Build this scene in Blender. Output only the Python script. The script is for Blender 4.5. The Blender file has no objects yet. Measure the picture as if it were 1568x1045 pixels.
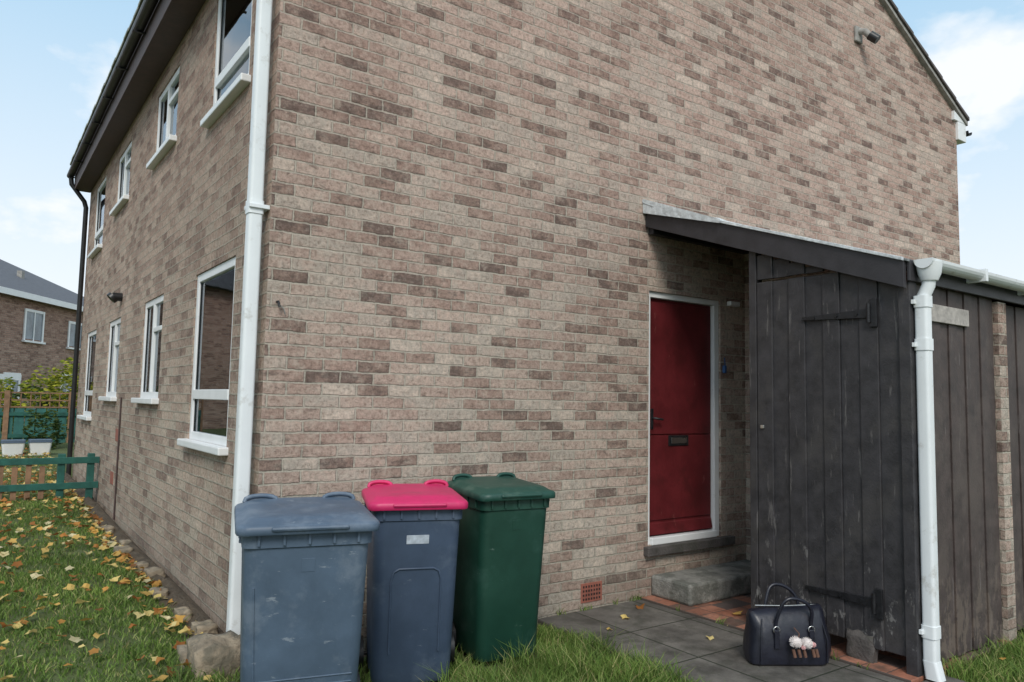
import bpy, math, random
import numpy as np
from mathutils import Vector, Matrix
random.seed(4); rng=np.random.default_rng(7)
scene=bpy.context.scene
col=scene.collection

# ------------------------------------------------------------ materials
def new_mat(name):
    m=bpy.data.materials.new(name); m.use_nodes=True
    nt=m.node_tree; return m,nt,nt.nodes['Principled BSDF']
def N(nt,t,**kw):
    n=nt.nodes.new(t)
    for k,v in kw.items():
        if k in n.inputs: n.inputs[k].default_value=v
        else: setattr(n,k,v)
    return n
def L(nt,a,b): nt.links.new(a,b)
def c4(c,k=1.0): return (min(1,c[0]*k),min(1,c[1]*k),min(1,c[2]*k),1)
def ramp(nt,stops):
    r=nt.nodes.new('ShaderNodeValToRGB'); e=r.color_ramp.elements
    while len(e)<len(stops): e.new(0.5)
    for i,(p,c) in enumerate(stops):
        e[i].position=p; e[i].color=(c[0],c[1],c[2],1) if not isinstance(c,(int,float)) else (c,c,c,1)
    return r
def mixc(nt,fac,a,b,blend='MIX'):
    m=nt.nodes.new('ShaderNodeMix'); m.data_type='RGBA'; m.blend_type=blend
    for sock,v in ((m.inputs[0],fac),(m.inputs[6],a),(m.inputs[7],b)):
        if hasattr(v,'is_linked') : L(nt,v,sock)
        elif isinstance(v,(int,float)): sock.default_value=v
        else: sock.default_value=c4(v)
    return m.outputs[2]
def math_(nt,op,a,b=None):
    m=nt.nodes.new('ShaderNodeMath'); m.operation=op
    for i,v in enumerate((a,b)):
        if v is None: continue
        if hasattr(v,'is_linked'): L(nt,v,m.inputs[i])
        else: m.inputs[i].default_value=v
    return m.outputs[0]
def objco(nt): return nt.nodes.new('ShaderNodeTexCoord').outputs['Object']
def noise(nt,co,scale,detail=6,rough=.7,offs=None,stretch=None):
    if offs or stretch:
        mp=N(nt,'ShaderNodeMapping')
        if offs: mp.inputs['Location'].default_value=offs
        if stretch: mp.inputs['Scale'].default_value=stretch
        L(nt,co,mp.inputs[0]); co=mp.outputs[0]
    n=N(nt,'ShaderNodeTexNoise',Scale=scale,Detail=min(detail,6),Roughness=rough); L(nt,co,n.inputs['Vector']); return n
def mat(name,base,rough=.6,ns=8,amt=.2,bump=.2,bs=60,bd=.004,dirt=None,metal=0,spec=.5,scratch=None,low=None):
    m,nt,p=new_mat(name); co=objco(nt)
    n=noise(nt,co,ns,6,.65)
    r=ramp(nt,[(.3,c4(base,1-amt)[:3]),(.7,c4(base,1+amt)[:3])]); L(nt,n.outputs['Fac'],r.inputs[0])
    out=r.outputs[0]
    if dirt:
        n2=noise(nt,co,dirt[1],6,.7)
        r2=ramp(nt,[(dirt[2],0.0),(dirt[2]+.12,1.0)]); L(nt,n2.outputs['Fac'],r2.inputs[0])
        f=math_(nt,'MULTIPLY',r2.outputs[0],dirt[3]); out=mixc(nt,f,out,dirt[0])
    if scratch:
        n3=noise(nt,co,6,6,.7,None,scratch[1])
        r3=ramp(nt,[(scratch[2],0.0),(scratch[2]+.05,1.0)]); L(nt,n3.outputs['Fac'],r3.inputs[0])
        f=math_(nt,'MULTIPLY',r3.outputs[0],scratch[3]); out=mixc(nt,f,out,scratch[0])
    if low:
        sx=nt.nodes.new('ShaderNodeSeparateXYZ'); L(nt,co,sx.inputs[0])
        mr=N(nt,'ShaderNodeMapRange'); mr.inputs[1].default_value=low[1]; mr.inputs[2].default_value=low[2]; mr.inputs[3].default_value=0; mr.inputs[4].default_value=1; L(nt,sx.outputs['Z'],mr.inputs[0])
        n5=noise(nt,co,13,6,.75,(3,1,2),(1,1,.5))
        s=math_(nt,'ADD',n5.outputs['Fac'],math_(nt,'MULTIPLY',mr.outputs[0],.12))
        r5=ramp(nt,[(low[3],0.0),(low[3]+.05,1.0)]); L(nt,s,r5.inputs[0])
        out=mixc(nt,math_(nt,'MULTIPLY',math_(nt,'MULTIPLY',r5.outputs[0],mr.outputs[0]),low[4]),out,low[0])
    L(nt,out,p.inputs['Base Color'])
    rr=N(nt,'ShaderNodeMapRange'); rr.inputs[3].default_value=max(.03,rough-.12); rr.inputs[4].default_value=min(1,rough+.12)
    L(nt,n.outputs['Fac'],rr.inputs[0]); L(nt,rr.outputs[0],p.inputs['Roughness'])
    p.inputs['Metallic'].default_value=metal; p.inputs['Specular IOR Level'].default_value=spec
    if bump:
        n4=noise(nt,co,bs,4,.5)
        b=N(nt,'ShaderNodeBump',Strength=bump,Distance=bd); L(nt,n4.outputs['Fac'],b.inputs['Height']); L(nt,b.outputs[0],p.inputs['Normal'])
    return m

def brick_mat(name,cols,mortar,seed=0.0,dark=.55,eff=.5):
    m,nt,p=new_mat(name)
    uv=nt.nodes.new('ShaderNodeTexCoord'); co=uv.outputs['Object']
    def warp(sc,am,v):
        nw=noise(nt,co,sc,2,.5)
        vm=N(nt,'ShaderNodeVectorMath'); vm.operation='SUBTRACT'; L(nt,nw.outputs['Color'],vm.inputs[0]); vm.inputs[1].default_value=(.5,.5,.5)
        vs=N(nt,'ShaderNodeVectorMath'); vs.operation='SCALE'; L(nt,vm.outputs[0],vs.inputs[0]); vs.inputs['Scale'].default_value=am
        va=N(nt,'ShaderNodeVectorMath'); va.operation='ADD'; L(nt,v,va.inputs[0]); L(nt,vs.outputs[0],va.inputs[1]); return va.outputs[0]
    v=warp(7,.017,uv.outputs['UV']); v=warp(45,.010,v)
    vb=N(nt,'ShaderNodeVectorMath'); vb.operation='ADD'; L(nt,v,vb.inputs[0]); vb.inputs[1].default_value=(20+seed,20.0,0)
    def br(c1,c2,mo,ms,sm):
        b=N(nt,'ShaderNodeTexBrick'); b.offset=.5
        b.inputs['Scale'].default_value=1; b.inputs['Brick Width'].default_value=.225; b.inputs['Row Height'].default_value=.075
        b.inputs['Mortar Size'].default_value=ms; b.inputs['Mortar Smooth'].default_value=sm
        b.inputs['Color1'].default_value=c1; b.inputs['Color2'].default_value=c2; b.inputs['Mortar'].default_value=mo
        L(nt,vb.outputs[0],b.inputs['Vector']); return b
    b1=br((0,0,0,1),(1,1,1,1),(.5,.5,.5,1),.0001,0)
    b2=br((0,0,0,1),(0,0,0,1),(1,1,1,1),.0072,.4)
    edge=br((0,0,0,1),(0,0,0,1),(1,1,1,1),.016,1.0)
    r=ramp(nt,cols)
    nd=noise(nt,co,7,4,.6,(2,9,4))
    L(nt,math_(nt,'ADD',b1.outputs['Color'],math_(nt,'MULTIPLY',math_(nt,'SUBTRACT',nd.outputs['Fac'],.5),.8)),r.inputs[0])
    n1=noise(nt,co,.6,4,.6); r1=ramp(nt,[(.3,(.82,.80,.79)),(.7,(1.14,1.14,1.14))]); L(nt,n1.outputs['Fac'],r1.inputs[0])
    out=mixc(nt,1.0,r.outputs[0],r1.outputs[0],'MULTIPLY')
    n2=noise(nt,co,36,6,.82); r2=ramp(nt,[(.33,(.42,.38,.35)),(.5,(1,1,1)),(.68,(1.42,1.42,1.42))]); L(nt,n2.outputs['Fac'],r2.inputs[0])
    out=mixc(nt,.92,out,r2.outputs[0],'MULTIPLY')
    n3=noise(nt,co,12,6,.78); r3=ramp(nt,[(.50,0.0),(.64,1.0)]); L(nt,n3.outputs['Fac'],r3.inputs[0])
    out=mixc(nt,math_(nt,'MULTIPLY',r3.outputs[0],eff),out,(.66,.58,.50))
    n5=noise(nt,uv.outputs['UV'],9,6,.78,(7,3,5),(1,2.6,1))
    s=math_(nt,'ADD',n5.outputs['Fac'],math_(nt,'MULTIPLY',edge.outputs['Fac'],.08))
    s=math_(nt,'ADD',s,math_(nt,'MULTIPLY',math_(nt,'SUBTRACT',.5,b1.outputs['Color']),.14))
    r5=ramp(nt,[(.56,0.0),(.66,1.0)]); L(nt,s,r5.inputs[0])
    out=mixc(nt,math_(nt,'MULTIPLY',r5.outputs[0],dark),out,(.12,.095,.085))
    sx=nt.nodes.new('ShaderNodeSeparateXYZ'); L(nt,co,sx.inputs[0])
    mr=N(nt,'ShaderNodeMapRange'); mr.inputs[1].default_value=.7; mr.inputs[2].default_value=0.0; mr.inputs[3].default_value=0; mr.inputs[4].default_value=1; L(nt,sx.outputs['Z'],mr.inputs[0])
    n6=noise(nt,co,3,6,.7); g=math_(nt,'MULTIPLY',mr.outputs[0],math_(nt,'MULTIPLY',n6.outputs['Fac'],.75))
    mo=mixc(nt,n2.outputs['Fac'],c4(mortar,.62)[:3],c4(mortar,1.35)[:3])
    mo=mixc(nt,math_(nt,'MULTIPLY',r5.outputs[0],.35),mo,(.16,.14,.12))
    out=mixc(nt,b2.outputs['Fac'],out,mo)
    out=mixc(nt,g,out,(.16,.14,.115))
    mr2=N(nt,'ShaderNodeMapRange'); mr2.inputs[1].default_value=1.0; mr2.inputs[2].default_value=4.2; mr2.inputs[3].default_value=0; mr2.inputs[4].default_value=1; L(nt,sx.outputs['Z'],mr2.inputs[0])
    tint=mixc(nt,mr2.outputs[0],(.99,1.0,.96),(1.0,.93,.90)); out=mixc(nt,1.0,out,tint,'MULTIPLY')
    L(nt,out,p.inputs['Base Color']); p.inputs['Roughness'].default_value=.92; p.inputs['Specular IOR Level'].default_value=.2
    inv=math_(nt,'SUBTRACT',1.0,b2.outputs['Fac'])
    h=math_(nt,'ADD',inv,math_(nt,'MULTIPLY',n2.outputs['Fac'],1.1))
    bb=N(nt,'ShaderNodeBump',Strength=1.0,Distance=.014); L(nt,h,bb.inputs['Height']); L(nt,bb.outputs[0],p.inputs['Normal'])
    return m

BR=brick_mat('brick_weathered',[(0,(.22,.16,.14)),(.10,(.32,.23,.195)),(.28,(.43,.31,.265)),(.5,(.49,.375,.325)),(.72,(.56,.44,.38)),(.88,(.48,.42,.37)),(1,(.62,.52,.45))],(.56,.505,.435),dark=.62,eff=.45)
BR2=brick_mat('brick_left',[(0,(.26,.185,.155)),(.15,(.33,.24,.20)),(.5,(.43,.325,.27)),(.8,(.49,.385,.32)),(1,(.44,.37,.31))],(.47,.415,.35),seed=3.3,dark=.42,eff=.35)
BRN=brick_mat('brick_neighbour',[(0,(.24,.15,.12)),(.5,(.38,.25,.20)),(1,(.46,.33,.27))],(.40,.35,.30),seed=9,dark=.2,eff=.2)
WHITE=mat('white_upvc',(.78,.79,.79),.35,5,.05,.05,dirt=((.35,.34,.30),9,.62,.5))
PIPE=mat('white_pipe',(.76,.79,.80),.35,3,.05,.05,dirt=((.40,.38,.33),7,.56,.55))
RED=mat('red_door_paint',(.115,.014,.017),.48,3,.30,.2,40,spec=.35,dirt=((.070,.010,.011),4,.50,.7),scratch=((.24,.085,.075),(2,2,.7),.64,.5))
GATE=mat('charcoal_timber_paint',(.033,.031,.034),.58,9,.45,.6,70,.003,dirt=((.060,.055,.053),2.5,.50,.6),scratch=((.16,.15,.145),(4,4,.5),.61,.55),low=((.28,.27,.26),1.1,.25,.68,.55))
GATEB=mat('faded_brown_timber',(.062,.046,.042),.65,9,.4,.6,70,.003,dirt=((.095,.075,.065),2.5,.50,.6),scratch=((.18,.16,.15),(4,4,.5),.61,.5),low=((.18,.14,.11),.9,.1,.60,.55))
FASC=mat('dark_fascia_paint',(.032,.030,.034),.5,9,.3,.4,70,.003,scratch=((.14,.135,.13),(3,.6,3),.66,.5))
BROWN=mat('brown_stained_timber',(.070,.042,.038),.6,10,.35,.4,50)
BLACK=mat('black_plastic',(.012,.012,.013),.4,10,.3,.1)
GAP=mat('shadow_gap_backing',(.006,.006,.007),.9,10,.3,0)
IRON=mat('black_iron',(.010,.010,.012),.45,30,.5,.4,90)
FLASH=mat('lead_flashing',(.60,.63,.65),.45,18,.25,.7,22,.02)
FELT=mat('roof_felt',(.20,.21,.21),.9,9,.3,.5,120)
CONC=mat('concrete',(.22,.215,.195),.9,9,.35,.8,60,.010,dirt=((.08,.085,.07),6,.46,.7))
CONCD=mat('dark_concrete',(.09,.08,.075),.9,9,.35,.8,60,.010,dirt=((.05,.05,.04),6,.48,.7))
STONE=mat('sandstone',(.26,.21,.15),.95,9,.4,.9,25,.02,dirt=((.08,.08,.06),7,.5,.6))
ROOF=mat('roof_tile',(.10,.085,.08),.85,9,.35,.5,30)
MORT=mat('verge_mortar',(.30,.29,.27),.9,12,.3,.6,40)
MOSST=mat('mossy_tile_edge',(.30,.30,.26),.9,7,.4,.8,30,.01,dirt=((.14,.16,.08),9,.5,.6))
TERRA=mat('terracotta',(.28,.10,.07),.85,12,.3,.4)
GREENF=mat('green_fence_paint',(.015,.095,.075),.6,9,.35,.3)
TEALF=mat('teal_fence_paint',(.03,.13,.115),.7,9,.35,.3)
WOODF=mat('brown_fence_timber',(.24,.14,.08),.8,9,.35,.3)
BIN1=mat('grey_blue_bin_plastic',(.072,.108,.158),.5,4,.2,.15,150,.002,dirt=((.19,.23,.28),3.0,.50,.45),scratch=((.30,.34,.38),(1.5,1.5,5),.63,.55))
BIN2=mat('blue_bin_plastic',(.046,.070,.115),.48,4,.2,.15,150,.002,dirt=((.12,.155,.21),3.5,.53,.4),scratch=((.26,.30,.34),(1.5,1.5,5),.66,.5))
BIN2L=mat('pink_lid_plastic',(.56,.022,.12),.45,4,.16,.1,150,.002,dirt=((.36,.03,.08),5,.53,.45))
BIN3=mat('green_bin_plastic',(.009,.048,.032),.48,4,.2,.15,150,.002,dirt=((.035,.095,.075),3.5,.52,.45),scratch=((.18,.25,.22),(1.5,1.5,5),.66,.45))
BIN3L=mat('green_lid_plastic',(.013,.062,.046),.48,4,.2,.15,150,.002,dirt=((.08,.14,.11),6,.53,.5))
STICK=mat('sticker',(.42,.47,.53),.5,30,.25,0)
LEATHER=mat('black_leather',(.010,.011,.020),.38,12,.4,.35,28,.006,spec=.55)
SILV=mat('silver_metal',(.6,.6,.58),.3,12,.1,0,metal=1)
FUR=mat('white_fur',(.72,.66,.64),.95,40,.12,.3)
PINKF=mat('pink_fur',(.68,.42,.42),.95,40,.1,.3)
BRF=mat('brown_charm',(.12,.06,.04),.8,40,.3,.3)
CURT=mat('net_curtain',(.62,.64,.66),.9,6,.1,.3,20)
ROOM=mat('room_interior',(.12,.13,.12),.9,3,.4,0)
LABEL=mat('painted_sign_board',(.40,.37,.34),.7,25,.3,.2,40,dirt=((.22,.20,.18),20,.55,.6))
BLUEP=mat('blue_plastic',(.03,.10,.26),.4)

def glass_mat():
    m,nt,p=new_mat('window_glass'); nt.nodes.remove(p)
    o=[n for n in nt.nodes if n.type=='OUTPUT_MATERIAL'][0]
    t=N(nt,'ShaderNodeBsdfTransparent'); t.inputs[0].default_value=(.8,.85,.84,1)
    g=N(nt,'ShaderNodeBsdfGlossy',Roughness=.02); g.inputs[0].default_value=(.9,.95,1,1)
    n=noise(nt,objco(nt),1.5,2,.5)
    b=N(nt,'ShaderNodeBump',Strength=.10,Distance=.02); L(nt,n.outputs['Fac'],b.inputs['Height']); L(nt,b.outputs[0],g.inputs['Normal'])
    f=N(nt,'ShaderNodeFresnel',IOR=1.9)
    x=N(nt,'ShaderNodeMixShader'); L(nt,f.outputs[0],x.inputs[0]); L(nt,t.outputs[0],x.inputs[1]); L(nt,g.outputs[0],x.inputs[2]); L(nt,x.outputs[0],o.inputs[0])
    return m
GLASS=glass_mat()

def tile_mat(name,w,h,cols,mortar,ms,rough=.85,off=0.0,bd=.006,stain=None):
    m,nt,p=new_mat(name); tc=nt.nodes.new('ShaderNodeTexCoord'); co=tc.outputs['Object']
    mp=N(nt,'ShaderNodeMapping'); mp.inputs['Location'].default_value=(50*w,50*h,0); L(nt,co,mp.inputs[0])
    def br(a,b,c,s,sm_):
        t=N(nt,'ShaderNodeTexBrick'); t.offset=off; t.inputs['Scale'].default_value=1; t.inputs['Brick Width'].default_value=w; t.inputs['Row Height'].default_value=h
        t.inputs['Mortar Size'].default_value=s; t.inputs['Mortar Smooth'].default_value=sm_
        t.inputs['Color1'].default_value=a; t.inputs['Color2'].default_value=b; t.inputs['Mortar'].default_value=c; L(nt,mp.outputs[0],t.inputs['Vector']); return t
    t1=br((0,0,0,1),(1,1,1,1),(.5,.5,.5,1),.0001,0); t2=br((0,0,0,1),(0,0,0,1),(1,1,1,1),ms,.3)
    r=ramp(nt,cols); L(nt,t1.outputs['Color'],r.inputs[0])
    n=noise(nt,co,4,6,.75)
    r2=ramp(nt,[(.3,(.45,.45,.45)),(.7,(1.5,1.5,1.5))]); L(nt,n.outputs['Fac'],r2.inputs[0])
    out=mixc(nt,1.0,r.outputs[0],r2.outputs[0],'MULTIPLY')
    if stain:
        n7=noise(nt,co,stain[1],6,.75,(4,4,4)); r7=ramp(nt,[(.5,0.0),(.62,1.0)]); L(nt,n7.outputs['Fac'],r7.inputs[0]); out=mixc(nt,math_(nt,'MULTIPLY',r7.outputs[0],stain[2]),out,stain[0])
    out=mixc(nt,t2.outputs['Fac'],out,mortar)
    L(nt,out,p.inputs['Base Color'])
    rm=N(nt,'ShaderNodeMapRange'); rm.inputs[3].default_value=rough-.25; rm.inputs[4].default_value=min(1,rough+.2); L(nt,n.outputs['Fac'],rm.inputs[0]); L(nt,rm.outputs[0],p.inputs['Roughness'])
    n2=noise(nt,co,90,4,.5)
    h_=math_(nt,'ADD',math_(nt,'SUBTRACT',1.0,t2.outputs['Fac']),math_(nt,'MULTIPLY',n2.outputs['Fac'],.3))
    b=N(nt,'ShaderNodeBump',Strength=.7,Distance=bd); L(nt,h_,b.inputs['Height']); L(nt,b.outputs[0],p.inputs['Normal'])
    return m
PAVE=tile_mat('paving_slabs',.6,.6,[(0,(.088,.080,.071)),(1,(.130,.119,.105))],(.025,.03,.018),.007,.75,.0,.006,((.055,.055,.042),5,.6))
QUARRY=tile_mat('quarry_tiles',.155,.155,[(0,(.10,.08,.075)),(.35,(.15,.09,.07)),(.4,(.30,.12,.075)),(1,(.36,.165,.11))],(.09,.07,.06),.004,.6,0,.006,((.10,.085,.07),6,.6))

def island_mat(name,stops,rough=.7,trans=True):
    m,nt,p=new_mat(name); g=nt.nodes.new('ShaderNodeNewGeometry'); r=ramp(nt,stops); L(nt,g.outputs['Random Per Island'],r.inputs[0])
    n=noise(nt,objco(nt),1.6,5,.65)
    r2=ramp(nt,[(.3,(.62,.64,.6)),(.7,(1.3,1.22,1.1))]); L(nt,n.outputs['Fac'],r2.inputs[0])
    out=mixc(nt,1.0,r.outputs[0],r2.outputs[0],'MULTIPLY'); L(nt,out,p.inputs['Base Color']); p.inputs['Roughness'].default_value=rough
    p.inputs['Specular IOR Level'].default_value=.25
    if trans:
        o=[x for x in nt.nodes if x.type=='OUTPUT_MATERIAL'][0]; t=N(nt,'ShaderNodeBsdfTranslucent'); L(nt,out,t.inputs[0])
        x=N(nt,'ShaderNodeMixShader'); x.inputs[0].default_value=.3; L(nt,p.outputs[0],x.inputs[1]); L(nt,t.outputs[0],x.inputs[2]); L(nt,x.outputs[0],o.inputs[0])
    return m
GRASS=island_mat('grass_blades',[(0,(.08,.145,.035)),(.4,(.13,.225,.05)),(.72,(.20,.31,.075)),(.88,(.29,.35,.13)),(1,(.40,.35,.19))])
LEAF=island_mat('autumn_leaves',[(0,(.18,.08,.03)),(.2,(.42,.17,.05)),(.45,(.60,.36,.10)),(.75,(.70,.56,.22)),(1,(.66,.62,.45))])
HEDGE=island_mat('hedge_leaves',[(0,(.06,.11,.015)),(.5,(.26,.30,.03)),(1,(.56,.54,.07))])
HEDGED=island_mat('dark_hedge_leaves',[(0,(.02,.045,.015)),(.6,(.06,.11,.03)),(1,(.13,.17,.045))])
def ground_mat():
    m,nt,p=new_mat('lawn_soil'); co=objco(nt)
    n=noise(nt,co,2.2,6,.7)
    r=ramp(nt,[(.3,(.055,.07,.022)),(.5,(.085,.13,.032)),(.7,(.13,.17,.055))]); L(nt,n.outputs['Fac'],r.inputs[0])
    n2=noise(nt,co,60,6,.5)
    out=mixc(nt,math_(nt,'MULTIPLY',n2.outputs['Fac'],.6),r.outputs[0],(.08,.06,.035)); L(nt,out,p.inputs['Base Color']); p.inputs['Roughness'].default_value=1
    b=N(nt,'ShaderNodeBump',Strength=.8,Distance=.03); L(nt,n2.outputs['Fac'],b.inputs['Height']); L(nt,b.outputs[0],p.inputs['Normal']); return m
GROUND=ground_mat()
SOIL=mat('soil',(.085,.064,.043),1,9,.4,.9,40,.03)

# ------------------------------------------------------------ geometry helpers
def empty(name,loc=(0,0,0),rz=0,s=1):
    e=bpy.data.objects.new(name,None); e.location=loc; e.rotation_euler=(0,0,rz); e.scale=(s,s,s); e.empty_display_size=.1; col.objects.link(e); return e
def finish(me,name,m,parent,smooth=False,uv=True):
    me.validate()
    if uv:
        ul=me.uv_layers.new(name='UVMap')
        for poly in me.polygons:
            n=poly.normal
            for li in poly.loop_indices:
                v=me.vertices[me.loops[li].vertex_index].co
                if abs(n.x)>=abs(n.y) and abs(n.x)>abs(n.z): ul.data[li].uv=(v.y,v.z)
                elif abs(n.y)>abs(n.z): ul.data[li].uv=(v.x,v.z)
                else: ul.data[li].uv=(v.x,v.y)
    if m: me.materials.append(m)
    if smooth:
        for p in me.polygons: p.use_smooth=True
    o=bpy.data.objects.new(name,me); col.objects.link(o)
    if parent: o.parent=parent
    return o
def mesh(name,vs,fs,m,parent=None,smooth=False):
    me=bpy.data.meshes.new(name); me.from_pydata([tuple(v) for v in vs],[],fs); me.update(); return finish(me,name,m,parent,smooth)
BF=[(0,3,2,1),(4,5,6,7),(0,1,5,4),(1,2,6,5),(2,3,7,6),(3,0,4,7)]
def boxv(x0,x1,y0,y1,z0,z1): return [(x0,y0,z0),(x1,y0,z0),(x1,y1,z0),(x0,y1,z0),(x0,y0,z1),(x1,y0,z1),(x1,y1,z1),(x0,y1,z1)]
def bev(o,w,seg=2):
    b=o.modifiers.new('bevel','BEVEL'); b.width=w; b.segments=seg; b.limit_method='ANGLE'; b.angle_limit=.6; return o
def box(name,x0,x1,y0,y1,z0,z1,m,parent=None,b=.004):
    o=mesh(name,boxv(min(x0,x1),max(x0,x1),min(y0,y1),max(y0,y1),min(z0,z1),max(z0,z1)),BF,m,parent)
    if b: bev(o,b)
    return o
def prism(name,vs8,m,parent=None,b=.003):
    o=mesh(name,vs8,BF,m,parent)
    if b: bev(o,b)
    return o
def tube(name,pts,r,m,parent=None,seg=16,cyc=False):
    cu=bpy.data.curves.new(name,'CURVE'); cu.dimensions='3D'; cu.bevel_depth=r; cu.bevel_resolution=4; cu.use_fill_caps=True
    s=cu.splines.new('POLY'); s.points.add(len(pts)-1)
    for i,p in enumerate(pts): s.points[i].co=(*p,1)
    s.use_cyclic_u=cyc; s.use_smooth=True
    o=bpy.data.objects.new(name,cu); o.data.materials.append(m); col.objects.link(o)
    if parent: o.parent=parent
    return o
def rr(w,d,r,n=5):
    r=min(r,w/2-.001,d/2-.001); pts=[]
    for cx,cy,a0 in ((w/2-r,d/2-r,0),(-w/2+r,d/2-r,90),(-w/2+r,-d/2+r,180),(w/2-r,-d/2+r,270)):
        for i in range(n): a=math.radians(a0+90*i/(n-1)); pts.append((cx+r*math.cos(a),cy+r*math.sin(a)))
    return pts
def loft(name,secs,m,parent=None,smooth=True,xf=None,n=5,sharp=38):
    vs=[];fs=[]
    for (z,w,d,r,ox,oy) in secs:
        for x,y in rr(w,d,r,n): vs.append((x+ox,y+oy,z))
    k=4*n
    for i in range(len(secs)-1):
        for j in range(k): a=i*k+j;b=i*k+(j+1)%k; fs.append((a,b,b+k,a+k))
    fs.append(tuple(reversed(range(k)))); fs.append(tuple(range((len(secs)-1)*k,len(secs)*k)))
    if xf: vs=[xf(v) for v in vs]
    o=mesh(name,vs,fs,m,parent,smooth)
    if smooth:
        try: o.data.set_sharp_from_angle(angle=math.radians(sharp))
        except Exception: pass
    return o

def wall(name,axis,pl,u0,u1,z0,z1,holes,m,parent,depth=.1,inward=1):
    us=sorted({u0,u1,*[h[0] for h in holes],*[h[1] for h in holes]}); zs=sorted({z0,z1,*[h[2] for h in holes],*[h[3] for h in holes]})
    P=(lambda u,z,o=0:(u,pl+o,z)) if axis=='y' else (lambda u,z,o=0:(pl+o,u,z))
    vs=[];fs=[]
    def q(*p): b=len(vs); vs.extend(p); fs.append((b,b+1,b+2,b+3))
    for i in range(len(us)-1):
        for j in range(len(zs)-1):
            cu=(us[i]+us[i+1])/2; cz=(zs[j]+zs[j+1])/2
            if any(h[0]<cu<h[1] and h[2]<cz<h[3] for h in holes): continue
            q(P(us[i],zs[j]),P(us[i+1],zs[j]),P(us[i+1],zs[j+1]),P(us[i],zs[j+1]))
    d=depth*inward
    for a,b,c,e in holes:
        q(P(a,c),P(a,c,d),P(a,e,d),P(a,e)); q(P(b,c),P(b,e),P(b,e,d),P(b,c,d))
        q(P(a,e),P(a,e,d),P(b,e,d),P(b,e)); q(P(a,c),P(b,c),P(b,c,d),P(a,c,d))
    return mesh(name,vs,fs,m,parent)

# ------------------------------------------------------------ brick house
H=empty('brick_house')
LEN=9.4; WX=8.86; RX=WX/2; SL=.503; EZ=5.47
wins=[(.70,1.80,1.25,2.53,'t'),(3.02,3.98,1.55,2.52,'m'),(5.45,6.38,1.55,2.50,'m'),(7.58,8.62,1.26,2.50,'t'),
      (.60,1.60,3.72,4.76,'t'),(2.88,3.90,3.95,4.66,'m'),(5.45,6.45,3.95,4.66,'m'),(7.58,8.62,3.70,4.74,'t')]
wall('left_wall','x',0,0,LEN,-.4,5.2,[w[:4] for w in wins],BR2,H,.11,1)
door=(3.19,4.11,.43,2.54)
wall('gable_wall','y',0,0,WX,-.4,5.2,[door],BR,H,.10,1)
mesh('gable_triangle',[(0,0,5.2),(WX,0,5.2),(WX,0,EZ),(RX,0,EZ+SL*RX),(0,0,EZ)],[(0,1,2,3,4)],BR,H)
mesh('rear_walls',[(WX,0,-.4),(WX,LEN,-.4),(WX,LEN,5.4),(WX,0,5.4),(0,LEN,-.4),(0,LEN,EZ),(RX,LEN,EZ+SL*RX),(WX,LEN,EZ)],[(0,1,2,3),(4,1,7,6,5)],BR,H)
OV=.25
for nm,xe,sg in (('roof_slope_left',-OV,-1),('roof_slope_right',WX+.22,1)):
    ze=EZ-SL*(OV if sg<0 else .22)
    y0,y1=-.05,LEN+.05; zr=EZ+SL*RX
    vs=[(xe,y0,ze),(RX,y0,zr),(RX,y1,zr),(xe,y1,ze),(xe,y0,ze+.05),(RX,y0,zr+.05),(RX,y1,zr+.05),(xe,y1,ze+.05)]
    mesh(nm,vs,BF,ROOF,H)
    n=13
    for i in range(n):
        a=i/n;b=(i+1)/n
        xa=xe+(RX-xe)*a; xb=xe+(RX-xe)*b; za=ze+(zr-ze)*a; zb=ze+(zr-ze)*b
        prism('verge_tile',[(xa,-.075,za+.03),(xb,-.075,zb+.02),(xb,.2,zb+.02),(xa,.2,za+.03),(xa,-.075,za+.075),(xb,-.075,zb+.055),(xb,.2,zb+.055),(xa,.2,za+.075)],ROOF,H)
    prism('verge_mortar',[(xe,-.052,ze-.03),(RX,-.052,zr-.03),(RX,.0,zr-.03),(xe,.0,ze-.03),(xe,-.052,ze+.012),(RX,-.052,zr+.012),(RX,.0,zr+.012),(xe,.0,ze+.012)],MORT,H,0)
box('soffit',-.215,-.001,-.05,LEN+.04,4.86,4.88,BROWN,H,.002)
box('fascia_board',-.237,-.216,-.05,LEN+.05,4.85,5.23,BROWN,H,.003)
for i in range(0,34): box('tile_edge',-.318+.003*math.sin(i*2.1),-.20,i*.28-.05,i*.28+.226,5.265+.002*(i%3),5.30+.002*(i%3),MOSST,H,.006)
def gutter(name,axis,a,b,c,z,r,m,parent):
    vs=[];fs=[];k=11
    for t in (a,b):
        for rad in (r,r-.006):
            for i in range(k):
                an=math.pi+math.pi*i/(k-1); o=rad*math.cos(an); zz=z+rad*math.sin(an)
                vs.append((c+o,t,zz) if axis=='y' else (t,c+o,zz))
    for i in range(k-1):
        fs+= [(i,i+1,2*k+i+1,2*k+i),(k+i+1,k+i,3*k+i,3*k+i+1),(i,k+i,k+i+1,i+1),(2*k+i,2*k+i+1,3*k+i+1,3*k+i)]
    fs+=[(0,k,3*k,2*k),(k-1,2*k-1,4*k-1,3*k-1)]
    return mesh(name,vs,fs,m,parent,False)
gutter('eaves_gutter','y',-.05,LEN+.08,-.295,5.10,.054,BLACK,H)
for i in range(10): box('gutter_bracket',-.354,-.237,i+.3,i+.33,5.03,5.045,BLACK,H,.002)
box('eaves_box_end',WX-.02,WX+.20,-.035,.3,5.10,5.34,WHITE,H,.006)
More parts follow.
